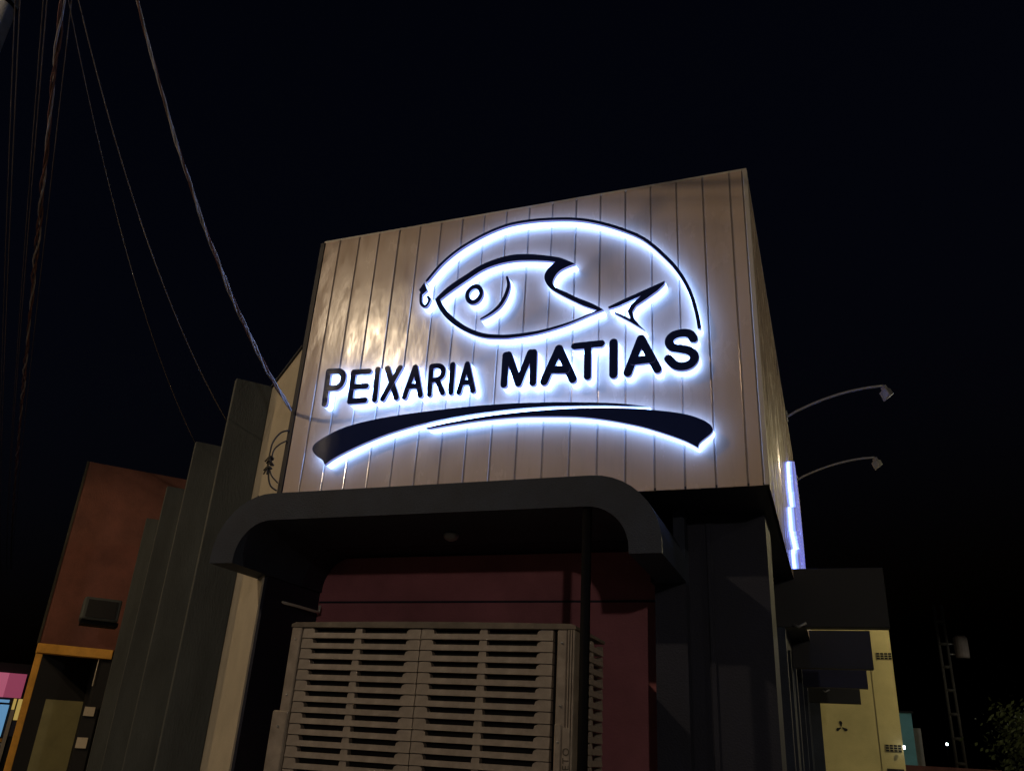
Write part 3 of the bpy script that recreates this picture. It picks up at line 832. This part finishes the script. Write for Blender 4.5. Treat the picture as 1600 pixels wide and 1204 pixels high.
for a in (100, 215, 335):
    r = math.radians(a)
    d = Vector((math.cos(r), math.sin(r))); nn = Vector((-d.y, d.x))
    c = Vector((4.02, 2.49))
    add_prism(bm, [[c+d*0.02-nn*0.012, c+d*0.05-nn*0.02, c+d*0.085-nn*0.042, c+d*0.12-nn*0.03, c+d*0.135, c+d*0.12+nn*0.022, c+d*0.085+nn*0.02, c+d*0.05+nn*0.014, c+d*0.02+nn*0.012]], 16.038, 16.047)
keep(link('emblem', finish(bm, 'emblem'), M['dark']), yb)
keep(box('door', 4.86, 5.2, 16.015, 16.028, 0.0, 1.70, M['dark']), yb)
keep(box('wall_lamp', 5.225, 5.265, 15.86, 15.90, 2.10, 2.17, M['far_lamp']), yb)

tb = empty('teal_house', (6.6, 36, 0))
tag(tb, 'small teal house beyond the yellow wall', 'building')
keep(box('wall', 5.5, 6.82, 35, 42, 0, 3.95, M['teal']), tb)
keep(box('side_wing', 6.822, 7.15, 35.6, 42, 0, 3.4, M['pave']), tb)
keep(box('roof', 5.4, 6.90, 34.9, 42, 3.952, 4.02, M['dark']), tb)
keep(box('porch', 6.2, 9.6, 33.5, 34.5, 0, 1.95, M['brick_red']), tb)

up = empty('far_utility_pole', (8.3, 34, 0))
tag(up, 'dim lattice pole with a pale box near its top, far right', 'pole')
for dx in (-0.16, 0.16):
    tube('leg', [(dx, 0, 0), (dx*0.9, 0, 8.2)], 0.06, M['far_pole'], up, seg=6)
for k in range(8):
    z = 1.2+0.9*k
    tube('rung', [(-0.155, 0, z), (0.155, 0, z)], 0.07, M['far_pole'], up, seg=5)
bm = bmesh.new(); add_tube(bm, [(0.65, 0, 6.05), (0.65, 0, 6.1), (0.65, 0, 6.85), (0.65, 0, 6.92)], [0.24, 0.27, 0.27, 0.2], 16)
tr = link('transformer', finish(bm, 'transformer', smooth=False), M['transformer'], up)
for q in (6.2, 6.6):
    tube('bracket', [(0.15, 0, q), (0.42, 0, q)], 0.03, M['galv'], up, seg=6)

def tree(loc, h, spread, n, label):
    r = empty('street_tree', loc)
    tag(r, label, 'tree', 'dark trees at the far right')
    rnd = random.Random(int(loc[0]*100))
    bm = bmesh.new()
    add_tube(bm, [(0, 0, 0), (0.1, 0, h*0.25), (0.05, 0.1, h*0.5)], [0.16, 0.12, 0.07], 8)
    tips = []
    for k in range(9):
        a = k*2.4+rnd.random(); e = rnd.uniform(0.35, 1.1); ln = rnd.uniform(0.6, 1.0)*spread
        p0 = Vector((0.05, 0.05, h*rnd.uniform(0.28, 0.5)))
        p2 = p0+Vector((math.cos(a)*math.cos(e), math.sin(a)*math.cos(e), math.sin(e)))*ln
        pm_ = p0.lerp(p2, 0.5)+Vector((0, 0, 0.15*ln))
        add_tube(bm, [p0, pm_, p2], [0.06, 0.035, 0.012], 6)
        tips += [p2, pm_, p0.lerp(p2, 0.75)]
    link('trunk', finish(bm, 'trunk', smooth=True), M['bark'], r)
    vs, fs_ = [], []
    for i in range(n):
        c = rnd.choice(tips)
        p = c+Vector((rnd.gauss(0, 1), rnd.gauss(0, 1), rnd.gauss(0, 0.8)))*spread*0.22
        d = Vector((rnd.gauss(0, 1), rnd.gauss(0, 1), rnd.gauss(0, 1))).normalized()
        u = d.orthogonal().normalized(); w = d.cross(u)
        s = rnd.uniform(0.05, 0.11)
        b = len(vs)
        vs += [p-u*s, p+w*s*0.45, p+u*s, p-w*s*0.45]
        fs_.append((b, b+1, b+2, b+3))
    me = bpy.data.meshes.new('crown'); me.from_pydata([tuple(v) for v in vs], [], fs_)
    link('crown', me, M['leaf'], r)
tree((9.6, 24, 0), 4.4, 1.7, 5000, 'dark leafy tree low at the far right below the lattice pole')
tree((11.6, 27, 0), 4.2, 1.8, 5000, 'dark leafy tree cut by the lower right corner')
lf = empty('far_lamp', (8.1, 36, 2.85))
tag(lf, 'tiny white light in the dark between teal house and trees', 'lamp')
bm = bmesh.new(); bmesh.ops.create_icosphere(bm, subdivisions=2, radius=0.055)
link('bulb', finish(bm, 'bulb'), M['far_lamp'], lf)
tube('lamp_post', [(0, 0.08, -2.85), (0, 0.08, 0.06), (0, 0.0, 0.08)], 0.02, M['steel'], lf, seg=6)
